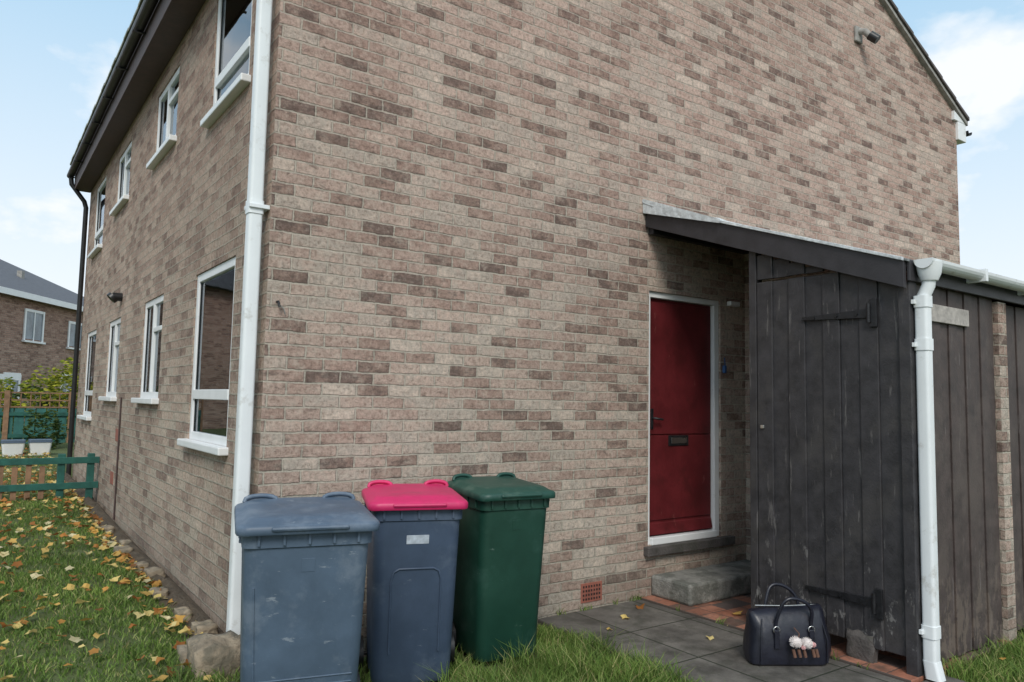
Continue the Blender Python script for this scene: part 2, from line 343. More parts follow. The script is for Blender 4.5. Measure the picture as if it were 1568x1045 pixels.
prism('eaves_box_top',[(WX-.12,-.034,5.345),(WX+.20,-.034,5.345),(WX+.20,.3,5.345),(WX-.12,.3,5.345),(WX-.12,-.034,5.46),(WX+.19,-.034,5.35),(WX+.19,.3,5.35),(WX-.12,.3,5.46)],WHITE,H,0)
gutter('rear_gutter','y',-.06,LEN,WX+.26,5.26,.055,BLACK,H)
def window(y0,y1,z0,z1,kind,curt):
    x=.012; t=.062; d=.06
    box('window_frame_jamb',x,x+d,y0,y0+t,z0,z1,WHITE,H); box('window_frame_jamb',x,x+d,y1-t,y1,z0,z1,WHITE,H)
    box('window_frame_head',x+.001,x+d,y0+t,y1-t,z1-t,z1,WHITE,H); box('window_frame_foot',x+.001,x+d,y0+t,y1-t,z0,z0+t,WHITE,H)
    zt=z0+(z1-z0)*(.27 if kind=='t' else .68)
    if kind=='t': box('window_transom',x-.006,x+d-.005,y0+t,y1-t,zt-.036,zt+.036,WHITE,H)
    else:
        ym=y0+(y1-y0)*.5; box('window_mullion',x-.004,x+d-.005,ym-.03,ym+.03,z0+t,z1-t,WHITE,H)
        box('window_vent_rail',x-.003,x+d-.006,y0+t,ym-.03,zt-.022,zt+.022,WHITE,H)
    box('window_gasket',x+.014,x+.0215,y0+t-.006,y0+t+.006,z0+t,z1-t,BLACK,H,0); box('window_gasket',x+.014,x+.0215,y1-t-.006,y1-t+.006,z0+t,z1-t,BLACK,H,0)
    box('window_glass',x+.022,x+.026,y0+.03,y1-.03,z0+.03,z1-.03,GLASS,H,0)
    box('window_sill',-.065,.011,y0-.05,y1+.05,z0-.05,z0+.003,WHITE,H,.008)
    a,b,c,e=y0-.35,y1+.35,z0-.5,z1+.2; X0,X1=.112,1.4
    mesh('room',[(X0,a,c),(X1,a,c),(X1,b,c),(X0,b,c),(X0,a,e),(X1,a,e),(X1,b,e),(X0,b,e)],[(0,1,2,3),(4,5,6,7),(0,1,5,4),(3,2,6,7),(1,2,6,5)],ROOM,H)
    if curt:
        k=60; vs=[];fs=[]
        zz0=z0+(z1-z0)*curt[0]; zz1=z0+(z1-z0)*curt[1]; a=y0+(y1-y0)*curt[2]; b=y0+(y1-y0)*curt[3]
        for i in range(k):
            yy=a+(b-a)*i/(k-1); xx=.17+.014*math.sin(i*1.3)+.006*math.sin(i*.4); vs+=[(xx,yy,zz0),(xx,yy,zz1)]
        for i in range(k-1): fs.append((2*i,2*i+2,2*i+3,2*i+1))
        mesh('net_curtain',vs,fs,CURT,H,True)
cs=[(0,.24,0,1),(0,.7,0,1),(0,1,0,1),(0,1,0,.6),(0,.75,0,1),(0,1,0,1),(0,1,0,1),(0,1,0,1)]
for w,c in zip(wins,cs): window(*w,c)
def sqpipe(name,cx,cy,z0,z1,s,m,parent):
    return loft(name,[(z0,s,s,.018,cx,cy),(z1,s,s,.018,cx,cy)],m,parent)
DPx,DPy=-.074,.072
dp=empty('corner_downpipe')
sqpipe('pipe',DPx,DPy,.16,5.02,.082,PIPE,dp)
for z in (2.72,): sqpipe('socket',DPx,DPy,z-.05,z+.03,.092,PIPE,dp); box('pipe_clip',DPx-.045,-.001,DPy-.06,DPy+.06,z-.02,z+.005,PIPE,dp,.003)
loft('shoe',[(.10,.080,.076,.018,-.035,0),(.20,.084,.084,.018,0,0)],PIPE,dp,xf=lambda v:(v[0]+DPx,v[1]+DPy,v[2]))
bp=empty('far_downpipe')
tube('pipe',[(-.295,LEN-.05,5.05),(-.28,LEN-.05,4.93),(-.09,LEN-.06,4.68),(-.06,LEN-.06,4.58),(-.06,LEN-.06,.2)],.036,BLACK,bp)
sl=empty('security_lamp')
box('back_plate',6.43,6.57,-.03,-.001,5.70,5.88,MORT,sl,.01)
tube('bulb_holder',[(6.50,-.03,5.82),(6.51,-.09,5.80),(6.54,-.13,5.74)],.036,MORT,sl)
tube('lamp_head',[(6.535,-.13,5.75),(6.57,-.20,5.68)],.05,BLACK,sl)
wl=empty('wall_vent')
tube('flue',[(0,5.46,2.73),(-.10,5.46,2.73)],.05,BLACK,wl); tube('cowl',[(-.09,5.46,2.73),(-.12,5.46,2.70)],.065,BLACK,wl)
ab=empty('air_brick')
def airbrick(x0,z0):
    box('body',x0,x0+.215,-.006,.02,z0,z0+.145,TERRA,ab,.003)
    for i in range(7):
        for j in range(4): box('hole',x0+.018+i*.027,x0+.030+i*.027,-.009,-.004,z0+.018+j*.031,z0+.034+j*.031,BLACK,ab,0)
airbrick(2.47,.07)
ab2=empty('air_brick')
for y,z in ((5.3,.55),(5.1,1.05)): box('body',-.006,.02,y,y+.2,z,z+.14,TERRA,ab2,.003)
hk=empty('cable_hook'); tube('hook',[(.06,-.001,2.15),(.06,-.03,2.15),(.065,-.04,2.12)],.007,IRON,hk)
tube('cable',[(.06,-.02,2.14),(.10,-.012,2.11),(.11,-.008,2.08)],.004,MORT,hk)
cb=empty('wall_cable'); tube('cable',[(-.012,5.0,1.55),(-.012,5.0,.2)],.009,BROWN,cb)

# front door
D=H
x0,x1,z0,z1=door; t=.05; yf=.02
box('door_frame_jamb_left',x0,x0+t-.01,yf,.11,z0,z1,WHITE,D); box('door_frame_jamb_right',x1-t-.012,x1,yf,.11,z0,z1,WHITE,D)
box('door_frame_head',x0+t-.01,x1-t-.012,yf+.002,.11,z1-t,z1,WHITE,D); box('door_threshold',x0+t-.01,x1-t-.012,yf-.03,.11,z0,z0+.06,WHITE,D,.008)
lx0,lx1=x0+t-.008,x1-t-.014
box('door_leaf',lx0,lx1,.060,.105,z0+.062,z1-t-.003,RED,D)
box('door_upper_panel',lx0+.012,lx1-.012,.050,.0595,1.335,z1-t-.03,RED,D,.004)
box('door_lower_panel',lx0+.012,lx1-.012,.050,.0595,.62,1.322,RED,D,.004)
mesh('door_weatherboard',[(lx0+.01,.0595,.50),(lx1-.01,.0595,.50),(lx1-.01,.0595,.60),(lx0+.01,.0595,.60),(lx0+.01,.035,.505),(lx1-.01,.035,.505),(lx1-.01,.05,.59),(lx0+.01,.05,.59)],BF,RED,D)
box('letterbox_plate',3.48,3.73,.040,.0495,1.235,1.325,BLACK,D,.006); box('letterbox_flap',3.51,3.70,.034,.0395,1.255,1.305,SILV,D,.004)
box('lock_plate',lx0+.03,lx0+.06,.038,.0495,1.38,1.55,IRON,D,.004); tube('door_handle',[(lx0+.045,.045,1.47),(lx0+.045,.0,1.47),(lx0+.13,.0,1.46)],.009,IRON,D)
box('stone_sill',3.14,4.24,-.055,.019,.355,.428,CONCD,D,.006)
kn=empty('blue_key_holder'); box('case',4.13,4.165,-.030,-.001,1.88,1.95,BLUEP,kn,.008); tube('strap',[(4.15,-.02,1.95),(4.14,-.02,2.02)],.005,BLUEP,kn)

# ------------------------------------------------------------ porch / store lean-to
P=empty('timber_lean_to_porch')
YE=-2.12; ZT0,ZT1=3.25,2.50
def zt(y): return ZT0+(ZT1-ZT0)*(y/YE)
def slab(name,xa,xb,ya,yb,top,thk,m,par,b=.003):
    return prism(name,[(xa,yb,zt(yb)+top-thk),(xb,yb,zt(yb)+top-thk),(xb,ya,zt(ya)+top-thk),(xa,ya,zt(ya)+top-thk),(xa,yb,zt(yb)+top),(xb,yb,zt(yb)+top),(xb,ya,zt(ya)+top),(xa,ya,zt(ya)+top)],m,par,b)
RXE=7.4
slab('verge_board',3.14,3.17,-.003,YE-.03,-.01,.165,FASC,P)
slab('roof_deck',3.172,RXE,-.002,YE-.03,-.012,.03,FASC,P)
slab('roof_felt',3.145,RXE,-.002,YE-.05,.008,.016,FELT,P)
slab('verge_trim',3.122,3.144,-.004,YE-.03,.012,.022,FLASH,P)
vs=[];fs=[];k=40
for i in range(k):
    x=3.10+(RXE-3.10)*i/(k-1); j=.005*math.sin(i*2.3)+.004*math.sin(i*5.1)
    vs+=[(x,-.004,zt(0)+.045+j),(x,-.012,zt(0)+.022),(x,-.12-j,zt(-.12)+.014)]
for i in range(k-1):
    for q in (0,1): fs.append((3*i+q,3*i+3+q,3*i+4+q,3*i+1+q))
mesh('lead_apron',vs,fs,FLASH,P,True)
vs=[];fs=[];k=9
for i in range(k):
    y=-.004-.8*i/(k-1); s=1-i/(k-1); w_=.004*math.sin(i*2.2)
    vs+=[(3.108+w_,y,zt(y)-.012-.05*s),(3.106-w_,y,zt(y)+.02+.04*s)]
for i in range(k-1): fs.append((2*i,2*i+2,2*i+3,2*i+1))
mesh('lead_end_flap',vs,fs,FLASH,P,True)
box('rear_rafter',3.175,RXE-.1,-.06,-.003,3.01,3.18,FASC,P)
GX=3.20
box('gate_post_inner',GX-.005,GX+.07,-1.055,-.995,.05,zt(-1.05)-.16,GATE,P)
box('corner_post',GX-.01,GX+.08,YE-.035,YE+.035,.02,zt(YE)-.14,GATE,P)
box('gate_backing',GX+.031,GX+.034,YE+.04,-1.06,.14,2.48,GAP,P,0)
gy0,gy1=-1.06,YE+.04; nb=8; bw=(gy1-gy0)/nb
for i in range(nb):
    a=gy0+bw*i; b=a+bw
    pr=.0 if i%2 else .013
    jz=random.uniform(-.012,.008); e1=random.uniform(.000,.004) if i%2==0 else -.005
    box('gate_board',GX+.012-pr,GX+.029-pr,a-e1,b+e1,.13+jz,2.478,GATE,P,.005)
    ztop=min(zt(a),zt(b))-.15
    if ztop>2.50: box('upper_board',GX+.016-pr,GX+.034-pr,a-e1,b+e1,2.498,ztop,GATE,P,.005)
for z in (.45,1.3,2.2): box('gate_ledge',GX+.036,GX+.06,gy1+.02,gy0-.02,z-.05,z+.05,GATE,P)
HY=YE+.22
for z in (2.185,.40):
    prism('strap_hinge',[(GX-.014,HY,z-.030),(GX-.002,HY,z-.030),(GX-.002,HY+.47,z-.012),(GX-.014,HY+.47,z-.012),(GX-.014,HY,z+.030),(GX-.002,HY,z+.030),(GX-.002,HY+.47,z+.012),(GX-.014,HY+.47,z+.012)],IRON,P)
    box('hinge_plate',GX-.020,GX-.001,HY-.055,HY-.005,z-.09,z+.09,IRON,P); tube('hinge_pin',[(GX-.024,HY-.005,z-.06),(GX-.024,HY-.005,z+.06)],.013,IRON,P)
    for q in (.08,.22,.38): tube('hinge_bolt',[(GX-.013,HY+q,z),(GX-.021,HY+q,z)],.010,IRON,P)
box('latch',GX-.014,GX+.0,-1.12,-1.09,1.43,1.455,SILV,P)
fy=YE; n=10; xa=3.29; xb=4.42; w=(xb-xa)/n
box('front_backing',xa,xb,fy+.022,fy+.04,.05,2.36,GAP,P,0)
for i in range(n):
    pr=0 if i%2 else .009
    box('front_board',xa+i*w+.003,xa+(i+1)*w-.003,fy-pr,fy+.018-pr,.04+random.uniform(-.01,.01),2.37,GATEB,P,.003)
box('eaves_fascia',3.172,RXE,YE-.052,YE-.032,2.36,2.49,FASC,P)
box('brick_pier',4.43,4.56,YE-.03,YE+.2,-.2,2.35,BR,P,0)
ya,yb=YE+.2,-.001
prism('brick_side_wall',[(4.46,ya,-.2),(4.56,ya,-.2),(4.56,yb,-.2),(4.46,yb,-.2),(4.46,ya,zt(ya)-.06),(4.56,ya,zt(ya)-.06),(4.56,yb,zt(yb)-.06),(4.46,yb,zt(yb)-.06)],BR,P,0)
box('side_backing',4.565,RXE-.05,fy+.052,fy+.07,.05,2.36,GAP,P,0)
for i in range(18):
    pr=0 if i%2 else .009
    box('side_board',4.565+i*.15,4.708+i*.15,fy+.03-pr,fy+.05-pr,.04,2.36,GATEB,P,.003)
mesh('store_end_wall',[(RXE-.06,YE,-.1),(RXE-.06,0,-.1),(RXE-.06,0,zt(0)-.05),(RXE-.06,YE,zt(YE)-.05)],[(0,1,2,3)],BR,P)
box('sign_board',3.42,3.99,fy-.028,fy-.010,2.14,2.25,LABEL,P,.003)
gutter('porch_gutter','x',3.20,RXE,YE-.118,2.485,.056,PIPE,P)
mesh('gutter_end_cap',[(3.198,YE-.118+.058*math.cos(math.pi+math.pi*i/10),2.487+.058*math.sin(math.pi+math.pi*i/10)) for i in range(11)],[tuple(range(11))],PIPE,P)
loft('gutter_outlet',[(2.36,.09,.09,.04,3.27,YE-.118),(2.40,.12,.12,.05,3.27,YE-.118),(2.47,.135,.135,.05,3.27,YE-.118)],PIPE,P)
for x in (3.9,4.7,5.5): box('gutter_bracket',x,x+.03,YE-.178,YE-.053,2.42,2.505,PIPE,P,.004)
tube('swan_neck',[(3.27,YE-.118,2.39),(3.27,YE-.11,2.33),(3.262,YE-.085,2.27),(3.26,YE-.08,2.2)],.038,PIPE,P)
sqpipe('downpipe',3.26,YE-.08,.10,2.26,.076,PIPE,P)
for z in (2.24,1.98,.30): sqpipe('pipe_socket',3.26,YE-.08,z-.04,z+.03,.086,PIPE,P); box('clip',3.195,3.325,YE-.06,YE-.04,z-.02,z+.006,PIPE,P,.002)
loft('pipe_shoe',[(.03,.082,.09,.018,0,-.02),(.13,.08,.08,.018,0,0)],PIPE,P,xf=lambda v:(v[0]+3.26,v[1]+YE-.08,v[2]))
box('wall_light',4.20,4.33,-.05,-.001,2.50,2.54,WHITE,P)

S=empty('concrete_step'); o=box('slab',3.22,4.45,-.42,-.002,.035,.20,CONC,S,.02)
TL=empty('porch_floor'); box('tiles',3.10,4.45,YE-.04,-.003,-.05,.035,QUARRY,TL,.006)
PV=empty('paving'); box('slabs',2.05,3.098,-6.0,-.004,-.06,.022,PAVE,PV,.01); box('slabs_front',3.10,3.42,-6.0,YE-.05,-.06,.018,PAVE,PV,.008)

# ------------------------------------------------------------ ground
def sm(a,b,x): t=np.clip((x-a)/(b-a),0,1); return t*t*(3-2*t)
def gz(x,y):
    x=np.asarray(x,float); y=np.asarray(y,float)
    base=.12+.024*np.clip(y,0,15)
    s=np.maximum(sm(.25,-.35,x)*sm(-2.2,-.2,y),sm(9.3,9.8,y))
    return s*base-.012*(1-s)+.012*np.sin(x*2.1+y*1.3)*s
xs=np.concatenate([[-300,-120,-60,-30,-15,-8],np.arange(-6,7,.2),[9,15,30,60,120,300]])
ys=np.concatenate([[-300,-120,-60,-30,-12],np.arange(-7,12,.2),[13,15,18,25,40,80,150,300]])
vs=[(float(a),float(b),float(gz(a,b))) for a in xs for b in ys]; ny=len(ys)
fs=[(i*ny+j,(i+1)*ny+j,(i+1)*ny+j+1,i*ny+j+1) for i in range(len(xs)-1) for j in range(ny-1)]
mesh('ground',vs,fs,GROUND,None,True)
vs=[];fs=[];k=60
for i in range(k):
    y=-.5+9.9*i/(k-1); w=.20+.05*math.sin(i*1.3)+.03*math.sin(i*3.1)
    vs+=[(-.002,y,float(gz(-.1,y))+.03),(-w*.5,y,float(gz(-.3,y))+.022),(-w,y,float(gz(-w,y))-.004)]
for i in range(k-1):
    for q in (0,1): fs.append((3*i+q,3*i+3+q,3*i+4+q,3*i+1+q))
mesh('soil_border',vs,fs,SOIL,None,True)

def blades(name,X,Y,Z,hmin,hmax,wid,m):
    n=len(X); h=rng.uniform(hmin,hmax,n)*(.75+.5*np.sin(X*5+Y*3)**2); a=rng.uniform(0,2*math.pi,n); w=wid*rng.uniform(.6,1.3,n)
    lean=h*rng.uniform(.2,1.3,n); b=rng.uniform(0,2*math.pi,n)
    dx=np.cos(a)*w; dy=np.sin(a)*w; lx=np.cos(b)*lean; ly=np.sin(b)*lean
    V=np.empty((n,5,3))
    V[:,0]=np.stack([X-dx,Y-dy,Z],1); V[:,1]=np.stack([X+dx,Y+dy,Z],1)
    V[:,2]=np.stack([X+dx*.8+lx*.35,Y+dy*.8+ly*.35,Z+h*.6],1); V[:,3]=np.stack([X-dx*.8+lx*.35,Y-dy*.8+ly*.35,Z+h*.6],1)
    V[:,4]=np.stack([X+lx,Y+ly,Z+h],1)
    me=bpy.data.meshes.new(name); me.vertices.add(5*n); me.vertices.foreach_set('co',V.ravel())
    base=np.arange(n)[:,None]*5
    loops=np.concatenate([base+[0,1,2,3],base+[3,2,4]],1).ravel().astype(np.int32)
    me.loops.add(7*n); me.loops.foreach_set('vertex_index',loops)
    me.polygons.add(2*n); st=(np.arange(n)[:,None]*7+[0,4]).ravel().astype(np.int32); me.polygons.foreach_set('loop_start',st)
    try: me.polygons.foreach_set('loop_total',np.tile([4,3],n).astype(np.int32))
    except Exception: pass
    me.update(calc_edges=True); me.validate(); me.materials.append(m)
    o=bpy.data.objects.new(name,me); col.objects.link(o); return o
def scatter(x0,x1,y0,y1,n,keep=None):
    X=rng.uniform(x0,x1,n); Y=rng.uniform(y0,y1,n)
    if keep is not None: k=keep(X,Y); X=X[k]; Y=Y[k]
    return X,Y
def patch(x,y): return (np.sin(x*3.1+y*1.7)+np.sin(x*7.3-y*5.1)+np.sin(y*9.7+x*2.2)+rng.normal(0,1.1,len(x)))>-1.6
XA,YA=scatter(-3.6,-.08,-2.4,2.6,75000,lambda x,y:((x<-.14-.06*np.sin(y*3)-.10*rng.random(len(x)))|(y<-.2))&patch(x,y))
XB,YB=scatter(-3.4,-.10,2.6,6.5,32000,lambda x,y:(x<-.18-.06*np.sin(y*3))&patch(x,y))
XC,YC=scatter(-4.5,-.1,6.5,13,20000)
X=np.concatenate([XA,XB,XC]);Y=np.concatenate([YA,YB,YC])
blades('lawn_grass',X,Y,gz(X,Y),.018,.048,.0036,GRASS)
B1=(-.038,-.85); B2=(.745,-.49); B3=(1.395,-.43)
bins_xy=[(*B1,.3,.34),(*B2,.27,.30),(*B3,.27,.32)]
def kb(x,y):
    k=np.ones(len(x),bool)
    for bx,by,hx,hy in bins_xy: k&=~((abs(x-bx)<hx-.04)&(abs(y-by)<hy-.04))
    k&=x<2.05+.05*np.sin(y*9)+.03*rng.standard_normal(len(x)); return k
XB,YB=scatter(-.9,2.2,-3.0,-.1,52000,kb)
blades('front_grass',XB,YB,gz(XB,YB),.035,.09,.0032,GRASS)
XT,YT=scatter(.8,2.08,-1.4,-.72,3200,kb)
blades('front_grass_tufts',XT,YT,gz(XT,YT),.08,.17,.0028,GRASS)
XD,YD=scatter(3.40,6.5,-4.2,YE-.02,38000,lambda x,y:~((x<3.5)&(y<-2.5)))
blades('side_grass',XD,YD,gz(XD,YD)+.0,.03,.11,.0032,GRASS)
a_=rng.uniform(1.9,3.15,260); keep=np.sin(a_*11)+np.sin(a_*23)>.4; a_=a_[keep]
b_=rng.uniform(-2.0,-.4,260); keep=np.sin(b_*13)+np.sin(b_*29)>.7; b_=b_[keep]
XW=np.concatenate([a_,np.full(len(b_),3.10)+rng.normal(0,.006,len(b_))]); YW=np.concatenate([-.012-np.abs(rng.normal(0,.012,len(a_))),b_])
blades('wall_foot_weeds',XW,YW,np.full(len(XW),.022),.02,.06,.003,GRASS)

def leaves(name,X,Y,Z,size,m,tilt=.4):
    vs=[];fs=[]
    for x,y,z in zip(X,Y,Z):
        s=size*random.uniform(.5,1.35); rot=Matrix.Rotation(random.uniform(0,6.28),3,'Z')@Matrix.Rotation(random.uniform(-tilt,tilt),3,'X')@Matrix.Rotation(random.uniform(-tilt,tilt),3,'Y')
        b=len(vs); k=10; cup=random.uniform(-.3,.4)
        for i in range(k):
            a=6.283*i/k; r=s*(random.uniform(.85,1.1) if i%2==0 else random.uniform(.55,.75))*(1.15 if i==0 else 1)
            v=rot@Vector((r*math.cos(a),r*math.sin(a),cup*s*math.cos(2*a))); vs.append((x+v.x,y+v.y,z+v.z))
        v=rot@Vector((0,0,-.1*s)); vs.append((x+v.x,y+v.y,z+v.z))
        for i in range(k): fs.append((b+i,b+(i+1)%k,b+k))
    return mesh(name,vs,fs,m,None)
LX,LY=scatter(-2.4,-.2,-1.3,3.5,330); LX2=-.05-np.abs(rng.normal(0,.17,460)); LY2=rng.uniform(-.2,9,460)
LX3,LY3=scatter(-2.6,-.1,3.2,6.4,400); LX4,LY4=scatter(-3.5,-.1,6.4,14,1900)
X=np.concatenate([LX,LX2,LX3,LX4]);Y=np.concatenate([LY,LY2,LY3,LY4])
leaves('fallen_leaves',X,Y,gz(X,Y)+.042,.036,LEAF,.5)
leaves('fallen_leaf_scatter',[2.3,2.75,3.35,3.5,1.75,2.6,3.6,1.2,3.7,2.9],[-.5,-1.0,-.75,-1.1,-1.75,-.35,-3.0,-1.6,-2.4,-.2],[.035,.035,.05,.05,.10,.035,.1,.1,.12,.035],.040,LEAF,.25)

def stone(name,x,y,z,sx,sy,sz,seed,m=STONE):
    import bmesh
    bm=bmesh.new(); bmesh.ops.create_cube(bm,size=1); bmesh.ops.subdivide_edges(bm,edges=bm.edges[:],cuts=4,use_grid_fill=True)
    r=random.Random(seed); ph=[r.uniform(0,6) for _ in range(6)]
    for v in bm.verts:
        c=v.co; l=c.length; f=.72+.28*(.5/l) ; c*=f*1.1
        c+=Vector((math.sin(c.y*7+ph[0])+math.sin(c.z*13+ph[1]),math.sin(c.x*7+ph[2])+math.sin(c.z*11+ph[3]),math.sin(c.x*8+ph[4])+math.sin(c.y*12+ph[5])))*.035
        v.co=(x+c.x*sx,y+c.y*sy,z+c.z*sz)
    me=bpy.data.meshes.new(name); bm.to_mesh(me); bm.free(); return finish(me,name,m,None,True)
stone('edging_stone',-.22,-.13,.10,.24,.24,.34,1)
stone('edging_stone',-.28,.12,.12,.14,.2,.12,2)
for i,(y,s) in enumerate(((.55,.12),(.95,.09),(1.5,.10),(2.1,.12),(2.45,.09),(3.1,.13),(3.5,.09),(4.3,.10))): stone('edging_stone',-.12-.04*(i%3),y,float(gz(-.2,y))+.02,s,s*1.4,s*.8,i+5)
stone('edging_stone',1.86,-.10,.06,.14,.13,.26,30)
stone('gate_stop_stone',3.215,-1.80,.10,.05,.17,.19,31,CONCD)

# ------------------------------------------------------------ bins
def wheelie(name,loc,rz,w,d,hb,body,lid,kind):
    E=empty(name,loc,rz)
    bw,bd=w*.82,d*.76
    oy=.03
    secs=[(.03,bw*.96,bd*.94,.05,0,oy),(.05,bw,bd,.06,0,oy),(.45,bw*1.06,bd*1.08,.06,0,oy*.7),(hb-.10,w*.915,d*.90,.06,0,0),(hb-.095,w*.95,d*.93,.05,0,0),(hb-.03,w*.96,d*.94,.05,0,0),(hb-.028,w,d*.98,.05,0,0),(hb,w,d*.98,.05,0,0)]
    loft('body',secs,body,E)
    for i in range(5):
        x=-w*.36+i*w*.18; box('rim_rib',x-.006,x+.006,-d*.484,-d*.44,hb-.085,hb-.032,body,E,.002)
    for i in range(4):
        y=-d*.3+i*d*.2
        for sx in (-1,1): box('rim_rib',sx*w*.494,sx*w*.44,y-.006,y+.006,hb-.085,hb-.032,body,E,.002)
    def xf(v):
        t=v[1]/d+.5; return (v[0],v[1],v[2]+.022*t-.012*(2*v[0]/w)**2)
    loft('lid',[(hb-.024,w*1.035,d*1.03,.06,0,-.01),(hb-.016,w*1.05,d*1.045,.065,0,-.01),(hb+.008,w*1.05,d*1.045,.065,0,-.01),(hb+.018,w*1.02,d*1.01,.06,0,-.01),(hb+.021,w*.95,d*.94,.06,0,-.005),(hb+.034,w*.89,d*.87,.07,0,0),(hb+.038,w*.84,d*.82,.08,0,0),(hb+.036,w*.6,d*.6,.08,0,0)],lid,E,xf=xf,n=7,sharp=50)
    box('lid_front_lip',-w*.28,w*.28,-d*.56,-d*.50,hb-.018,hb+.004,lid,E,.010)
    for sx in (-1,1):
        pts=[]
        for q in range(9):
            a=math.pi*q/8; pts.append((sx*w*.32+w*.13*math.cos(a),d*(.36+.02*math.sin(a)),hb+.038+.032*math.sin(a)**.6))
        tube('lid_grip',pts,.011,lid,E)
        box('grip_web',sx*w*.32-w*.12,sx*w*.32+w*.12,d*.375,d*.44,hb+.02,hb+.062,lid,E,.015)
        box('hinge_lug',sx*w*.28-.02,sx*w*.28+.02,d*.46,d*.60,hb-.05,hb+.03,body,E,.008)
        tube('wheel',[(sx*bw*.56,d*.33,.10),(sx*(bw*.56+.045),d*.33,.10)],.10,BLACK,E)
        tube('hub',[(sx*(bw*.56+.045),d*.33,.10),(sx*(bw*.56+.052),d*.33,.10)],.035,body,E)
    tube('handle_bar',[(-w*.40,d*.58,hb-.02),(w*.40,d*.58,hb-.02)],.016,body,E)
    tube('axle',[(-bw*.6,d*.33,.10),(bw*.6,d*.33,.10)],.012,IRON,E)
    def fyz(z):
        if z<.45:
            t=(z-.05)/.40; return (oy*(1-t)+oy*.7*t)-(bd*(1-t)+bd*1.08*t)/2
        t=(z-.45)/(hb-.55); return (oy*.7*(1-t))-(bd*1.08*(1-t)+d*.90*t)/2
    if kind=='arch':
        pts=[]
        for x,z in ((-.145,.20),(-.145,.45),(-.145,.60),(-.13,.645),(-.10,.66),(.10,.66),(.13,.645),(.145,.60),(.145,.45),(.145,.20)): pts.append((x*w/.56,fyz(z)-.001,z))
        tube('moulded_arch',pts,.006,body,E)
    zz=.82 if kind=='arch' else .84; hw=.062 if kind=='arch' else .03; hh=.024 if kind=='arch' else .03
    prism('label',[(-hw,fyz(zz-hh)-.002,zz-hh),(hw,fyz(zz-hh)-.002,zz-hh),(hw,fyz(zz-hh)+.004,zz-hh),(-hw,fyz(zz-hh)+.004,zz-hh),(-hw,fyz(zz+hh)-.002,zz+hh),(hw,fyz(zz+hh)-.002,zz+hh),(hw,fyz(zz+hh)+.004,zz+hh),(-hw,fyz(zz+hh)+.004,zz+hh)],STICK if kind=='arch' else body,E,.001)
    if kind=='ridge':
        for z in (.30,.335): tube('moulded_line',[(-w*.36,fyz(z),z),(w*.36,fyz(z),z)],.004,body,E)
        tube('moulded_line',[(-w*.38,fyz(.75),.75),(-w*.36,fyz(.45),.45),(-w*.34,fyz(.2),.2)],.004,body,E)
    return E
wheelie('wheelie_bin',(*B1,.0),math.radians(-15),.60,.62,1.02,BIN1,BIN1,'ridge')
wheelie('wheelie_bin',(*B2,.0),math.radians(-20),.53,.54,1.02,BIN2,BIN2L,'arch')
wheelie('wheelie_bin',(*B3,.0),math.radians(-8),.50,.58,1.03,BIN3,BIN3L,'plain')

# ------------------------------------------------------------ handbag
B=empty('handbag',(2.81,-1.54,.022),math.radians(-30),1.10)
def bagx(v):
    x,y,z=v; s=1+.03*math.sin(z*22); return (x*s+.008*math.sin(z*17+y*9),y*(1+.10*math.sin(x*13+1))+.006*math.sin(x*31+z*20),z+.016*math.sin(x*9+.5)*(z/.3))
loft('body',[(0,.43,.17,.05,0,0),(.012,.455,.20,.06,0,0),(.07,.465,.215,.07,0,0),(.14,.46,.20,.07,0,0),(.21,.45,.17,.07,0,0),(.27,.44,.12,.05,0,0),(.295,.42,.07,.034,0,0),(.30,.40,.035,.015,0,0)],LEATHER,B,xf=bagx,n=8)
tube('zip',[(-.18,0,.306),(0,0,.302),(.18,0,.308)],.004,SILV,B)
tube('seam',[(-.19,-.102,.02),(-.19,-.106,.14),(-.17,-.070,.25)],.004,LEATHER,B); tube('seam',[(.19,-.102,.02),(.19,-.106,.14),(.17,-.070,.25)],.004,LEATHER,B)
for sy,h,lean in ((-.08,.17,-.03),(.06,.20,.03)):
    pts=[]
    for i in range(21):
        a=math.pi*i/20; pts.append((-.10*math.cos(a)*(1+.15*math.sin(a))+.012*math.sin(3*a),sy+lean*math.sin(a),.20+h*math.sin(a)**.8 if 0<i<20 else .17))
    tube('handle',pts,.010,LEATHER,B)
    for sx in (-.1,.1):
        tube('ring',[(sx+.018*math.cos(q*.5236),sy-.022 if sy<0 else sy+.03,.20+.018*math.sin(q*.5236)) for q in range(12)],.003,SILV,B,cyc=True)
        box('handle_tab',sx-.014,sx+.014,(-.110 if sy<0 else .09),(-.09 if sy<0 else .110),.10,.20,LEATHER,B,.004)
def pom(x,y,z,r,m):
    vs=[];fs=[]
    for i in range(900):
        v=Vector(rng.normal(0,1,3)).normalized(); t=v.orthogonal().normalized()*.0025; p=v*r*.55; q=v*r*random.uniform(.85,1.08); b=len(vs)
        vs+=[(x+p.x+t.x,y+p.y+t.y,z+p.z+t.z),(x+p.x-t.x,y+p.y-t.y,z+p.z-t.z),(x+q.x,y+q.y,z+q.z)]; fs.append((b,b+1,b+2))
    mesh('pompom',vs,fs,m,B)
    import bmesh
    bm=bmesh.new(); bmesh.ops.create_icosphere(bm,subdivisions=2,radius=r*.8); me=bpy.data.meshes.new('pompom_core'); bm.to_mesh(me); bm.free()
    o=finish(me,'pompom_core',m,B,True); o.location=(x,y,z)
pom(-.015,-.15,.15,.035,FUR); pom(.045,-.155,.145,.033,FUR); pom(.082,-.15,.135,.017,PINKF); pom(.02,-.165,.125,.013,PINKF)
for x in (-.03,.0,.03,.08,.10): tube('tassel',[(x,-.15,.11),(x+.008,-.155,.070)],.009,BRF,B)
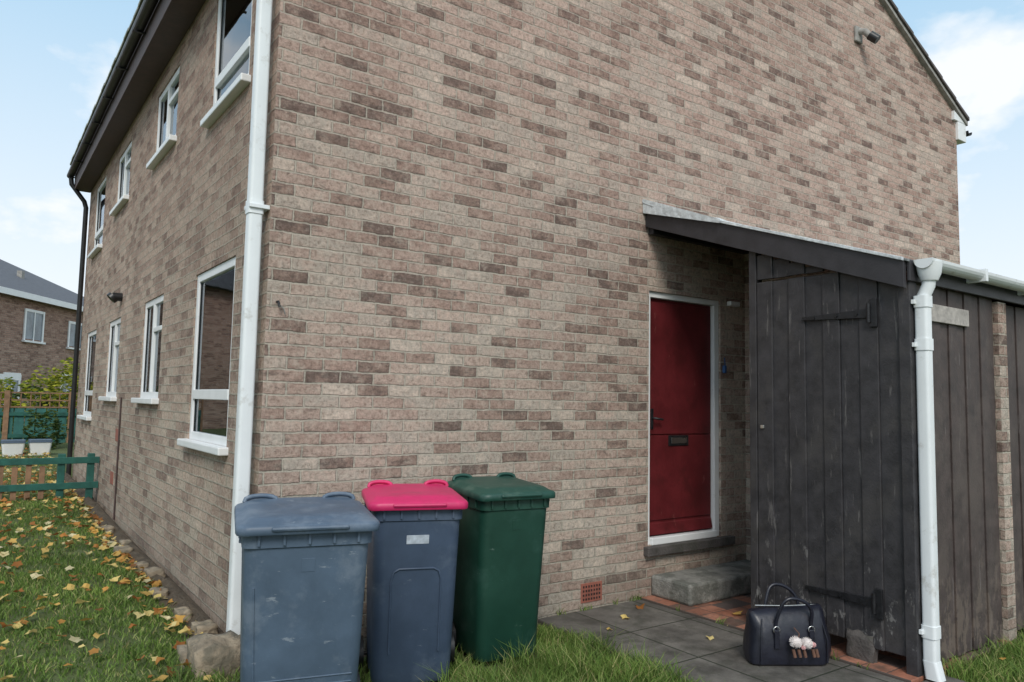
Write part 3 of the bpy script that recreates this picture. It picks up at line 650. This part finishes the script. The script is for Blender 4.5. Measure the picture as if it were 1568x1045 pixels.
tube('charm_cord',[(.0,-.10,.21),(.01,-.14,.19),(.0,-.15,.17)],.003,BRF,B)

# ------------------------------------------------------------ green fences and garden background
F=empty('green_post_and_rail_fence')
FY=6.45; gzf=float(gz(-1,FY))
for x in (-.10,-.42,-1.5,-2.6,-3.7): box('post',x-.04,x+.04,FY-.04,FY+.04,gzf-.1,gzf+.56,GREENF,F,.006)
for z in (.48,.17): box('rail',-4.2,-.01,FY-.062,FY-.041,gzf+z-.04,gzf+z+.04,GREENF,F,.004)
for i in range(26):
    x=-.62-i*.14; box('paling',x-.03,x+.03,FY-.04,FY-.022,gzf+.02,gzf+.42+.02*(i%2),WOODF,F,.003)
F2=empty('garden_fence'); Y2=15.0; g2=.45
for i in range(26): box('board',-3.2+i*.2,-3.02+i*.2,Y2,Y2+.02,g2-.05,1.24,TEALF,F2,.003)
for z in (.65,1.12): box('rail',-3.2,2,Y2-.04,Y2-.001,z-.04,z+.04,GREENF,F2,.003)
for i in range(5): box('post',-3.2+i*1.2,-3.1+i*1.2,Y2-.05,Y2+.05,g2,1.62,WOODF,F2,.003)
for i in range(30): tube('trellis',[(-3.2+i*.18,Y2+.01,1.24),(-3.2+i*.18,Y2+.01,1.58)],.012,WOODF,F2)
for z in (1.27,1.42,1.58): box('trellis_rail',-3.2,2,Y2-.012,Y2+.028,z-.014,z+.014,WOODF,F2,0)
for (bx,by) in ((-.70,12.2),(-.27,12.3)):
    SB=empty('storage_box',(bx,by,.42),0); loft('tub',[(0,.30,.26,.03,0,0),(.24,.36,.32,.03,0,0)],WHITE,SB); loft('lid',[(.24,.38,.34,.03,0,0),(.29,.37,.33,.03,0,0)],BIN1,SB)
def foliage(name,blobs,n,size,m):
    vs=[];fs=[]
    for (cx,cy,cz,rx,ry,rz_) in blobs:
        for i in range(n):
            v=Vector(rng.normal(0,1,3)).normalized()*random.uniform(.55,1.1)**.5
            v*=1+.18*math.sin(v.x*7+cx)+.15*math.sin(v.z*9+cy)
            p=Vector((cx+v.x*rx,cy+v.y*ry,cz+v.z*rz_))
            R=Matrix.Rotation(random.uniform(0,6.28),3,'Z')@Matrix.Rotation(random.uniform(-1.4,1.4),3,'X'); s=size*random.uniform(.6,1.4); b=len(vs)
            for q in ((-s,0,0),(0,-s*.5,0),(s,0,0),(0,s*.5,0)): vs.append(tuple(p+R@Vector(q)))
            fs.append((b,b+1,b+2,b+3))
    return mesh(name,vs,fs,m)
foliage('yellow_green_shrub',[(.5,18,1.5,.8,.8,.75),(1.3,18.3,1.6,.9,.8,.85),(-.9,18.5,1.2,.6,.6,.6)],2000,.06,HEDGE)
foliage('garden_shrub',[(-.1,13.8,.8,.35,.4,.4),(-1.9,13.9,.75,.6,.4,.4)],900,.045,HEDGED)
foliage('hedge',[(-3+1.4*i,21.5,1.0,1.0,.7,.8) for i in range(5)],1100,.09,HEDGED)
foliage('distant_trees',[(-14-6*i,34-7*i+3*math.sin(i*2),3.0+.7*math.sin(i*1.7),4.5,3.5,3.4) for i in range(7)],1500,.28,HEDGED)

NH=empty('neighbour_house')
A=Vector((-4.6,21.9,0)); dirv=Vector((.54,.842,0)).normalized(); nv=Vector((-.842,.54,0)).normalized()
Lh,Dh=16.5,8; ez=5.25
def np_(u,v,z): p=A+dirv*u+nv*v; return (p.x,p.y,z)
nh_holes=[(8.6,9.9,3.55,4.75),(11.7,12.9,3.5,4.6),(4.6,5.6,3.5,4.6),(7.6,8.6,1.2,2.3),(11.4,12.4,1.3,2.4)]
mesh('walls',[np_(0,0,0),np_(Lh,0,0),np_(Lh,Dh,0),np_(0,Dh,0),np_(0,0,ez),np_(Lh,0,ez),np_(Lh,Dh,ez),np_(0,Dh,ez)],BF,BRN,NH)
o=.35
mesh('hip_roof',[np_(-o,-o,ez),np_(Lh+o,-o,ez),np_(Lh+o,Dh+o,ez),np_(-o,Dh+o,ez),np_(-o,Dh/2,ez+2.2),np_(Lh-3.4,Dh/2,ez+2.2)],[(0,1,5,4),(1,2,5),(2,3,4,5),(0,4,3),(0,3,2,1)],mat('slate_tiles',(.095,.10,.115),.8,9,.3,.3),NH)
mesh('fascia',[np_(-o,-o-.02,ez-.2),np_(Lh+o,-o-.02,ez-.2),np_(Lh+o,-o+.02,ez-.2),np_(-o,-o+.02,ez-.2),np_(-o,-o-.02,ez+.02),np_(Lh+o,-o-.02,ez+.02),np_(Lh+o,-o+.02,ez+.02),np_(-o,-o+.02,ez+.02)],BF,WHITE,NH)
GL2=mat('distant_window_glass',(.18,.22,.25),.1,2,.4,0)
def npbox(name,u0,u1,v0,v1,z0,z1,m): return mesh(name,[np_(u0,v0,z0),np_(u1,v0,z0),np_(u1,v1,z0),np_(u0,v1,z0),np_(u0,v0,z1),np_(u1,v0,z1),np_(u1,v1,z1),np_(u0,v1,z1)],BF,m,NH)
for a,b,c,e in nh_holes:
    npbox('window_glass',a+.06,b-.06,-.02,-.005,c+.06,e-.06,GL2)
    npbox('window_jamb',a,a+.10,-.05,-.004,c,e,WHITE); npbox('window_jamb',b-.10,b,-.05,-.004,c,e,WHITE)
    npbox('window_head',a+.10,b-.10,-.048,-.004,e-.10,e,WHITE); npbox('window_sill',a-.05,b+.05,-.12,-.004,c-.07,c,WHITE); npbox('window_mullion',(a+b)/2-.03,(a+b)/2+.03,-.045,-.004,c,e-.10,WHITE)
npbox('porch_canopy',4.8,7.0,-1.0,-.01,2.0,2.2,WHITE)
npbox('roof_vent',Lh-5.5,Lh-5.3,1.6,1.8,ez+.9,ez+1.3,MORT)

# ------------------------------------------------------------ world & light
w=bpy.data.worlds.new('World'); scene.world=w; w.use_nodes=True; nt=w.node_tree
bg=nt.nodes['Background']; sky=nt.nodes.new('ShaderNodeTexSky'); sky.sky_type='NISHITA'; sky.sun_disc=False
EL=math.radians(42); sd=Vector((-.55,-.835,0)).normalized(); AZ=math.atan2(sd.x,sd.y)
sky.sun_elevation=EL; sky.sun_rotation=AZ%(2*math.pi); sky.air_density=1.0; sky.dust_density=1.5
tc=nt.nodes.new('ShaderNodeTexCoord')
n=noise(nt,tc.outputs['Generated'],3.4,6,.55,(.9,.35,.6),(1,1,1.8))
r=ramp(nt,[(.46,0.0),(.60,1.0)]); L(nt,n.outputs['Fac'],r.inputs[0])
sx=nt.nodes.new('ShaderNodeSeparateXYZ'); L(nt,tc.outputs['Generated'],sx.inputs[0])
mr=N(nt,'ShaderNodeMapRange'); mr.inputs[1].default_value=.46; mr.inputs[2].default_value=.08; mr.inputs[3].default_value=.06; mr.inputs[4].default_value=.92; L(nt,sx.outputs['Z'],mr.inputs[0])
mm=nt.nodes.new('ShaderNodeMix'); mm.data_type='RGBA'; mm.inputs[0].default_value=.78; L(nt,sky.outputs[0],mm.inputs[6]); mm.inputs[7].default_value=(3.2,5.2,6.8,1)
m=nt.nodes.new('ShaderNodeMix'); m.data_type='RGBA'; L(nt,math_(nt,'MAXIMUM',r.outputs[0],mr.outputs[0]),m.inputs[0]); L(nt,mm.outputs[2],m.inputs[6]); m.inputs[7].default_value=(6.5,6.75,7.0,1)
L(nt,m.outputs[2],bg.inputs[0]); bg.inputs[1].default_value=.15
sl_=bpy.data.lights.new('sun','SUN'); sl_.energy=2.2; sl_.angle=math.radians(20); sl_.color=(1,.955,.88)
so=bpy.data.objects.new('sun',sl_); col.objects.link(so)
dv=Vector((sd.x*math.cos(EL),sd.y*math.cos(EL),math.sin(EL))); so.rotation_euler=dv.to_track_quat('Z','Y').to_euler(); so.location=dv*30

# ------------------------------------------------------------ camera
f=1150/1568; pt=math.atan(93/1150); hd=math.radians(54.4); a=math.radians(1.1)
Fh=Vector((math.cos(hd),math.sin(hd),0)); R=Vector((math.sin(hd),-math.cos(hd),0))
Fc=Fh*math.cos(pt)+Vector((0,0,math.sin(pt))); U=R.cross(Fc).normalized()
X=R*math.cos(a)+U*math.sin(a); Yv=-R*math.sin(a)+U*math.cos(a); Z=-Fc
cd=bpy.data.cameras.new('camera'); cd.sensor_width=36; cd.lens=36*f; cd.clip_end=1500; cd.clip_start=.05
co=bpy.data.objects.new('camera',cd); col.objects.link(co)
co.matrix_world=Matrix(((X.x,Yv.x,Z.x,-1.38),(X.y,Yv.y,Z.y,-4.42),(X.z,Yv.z,Z.z,1.585),(0,0,0,1)))
scene.camera=co
scene.view_settings.view_transform='Standard'; scene.view_settings.look='None'; scene.view_settings.exposure=0
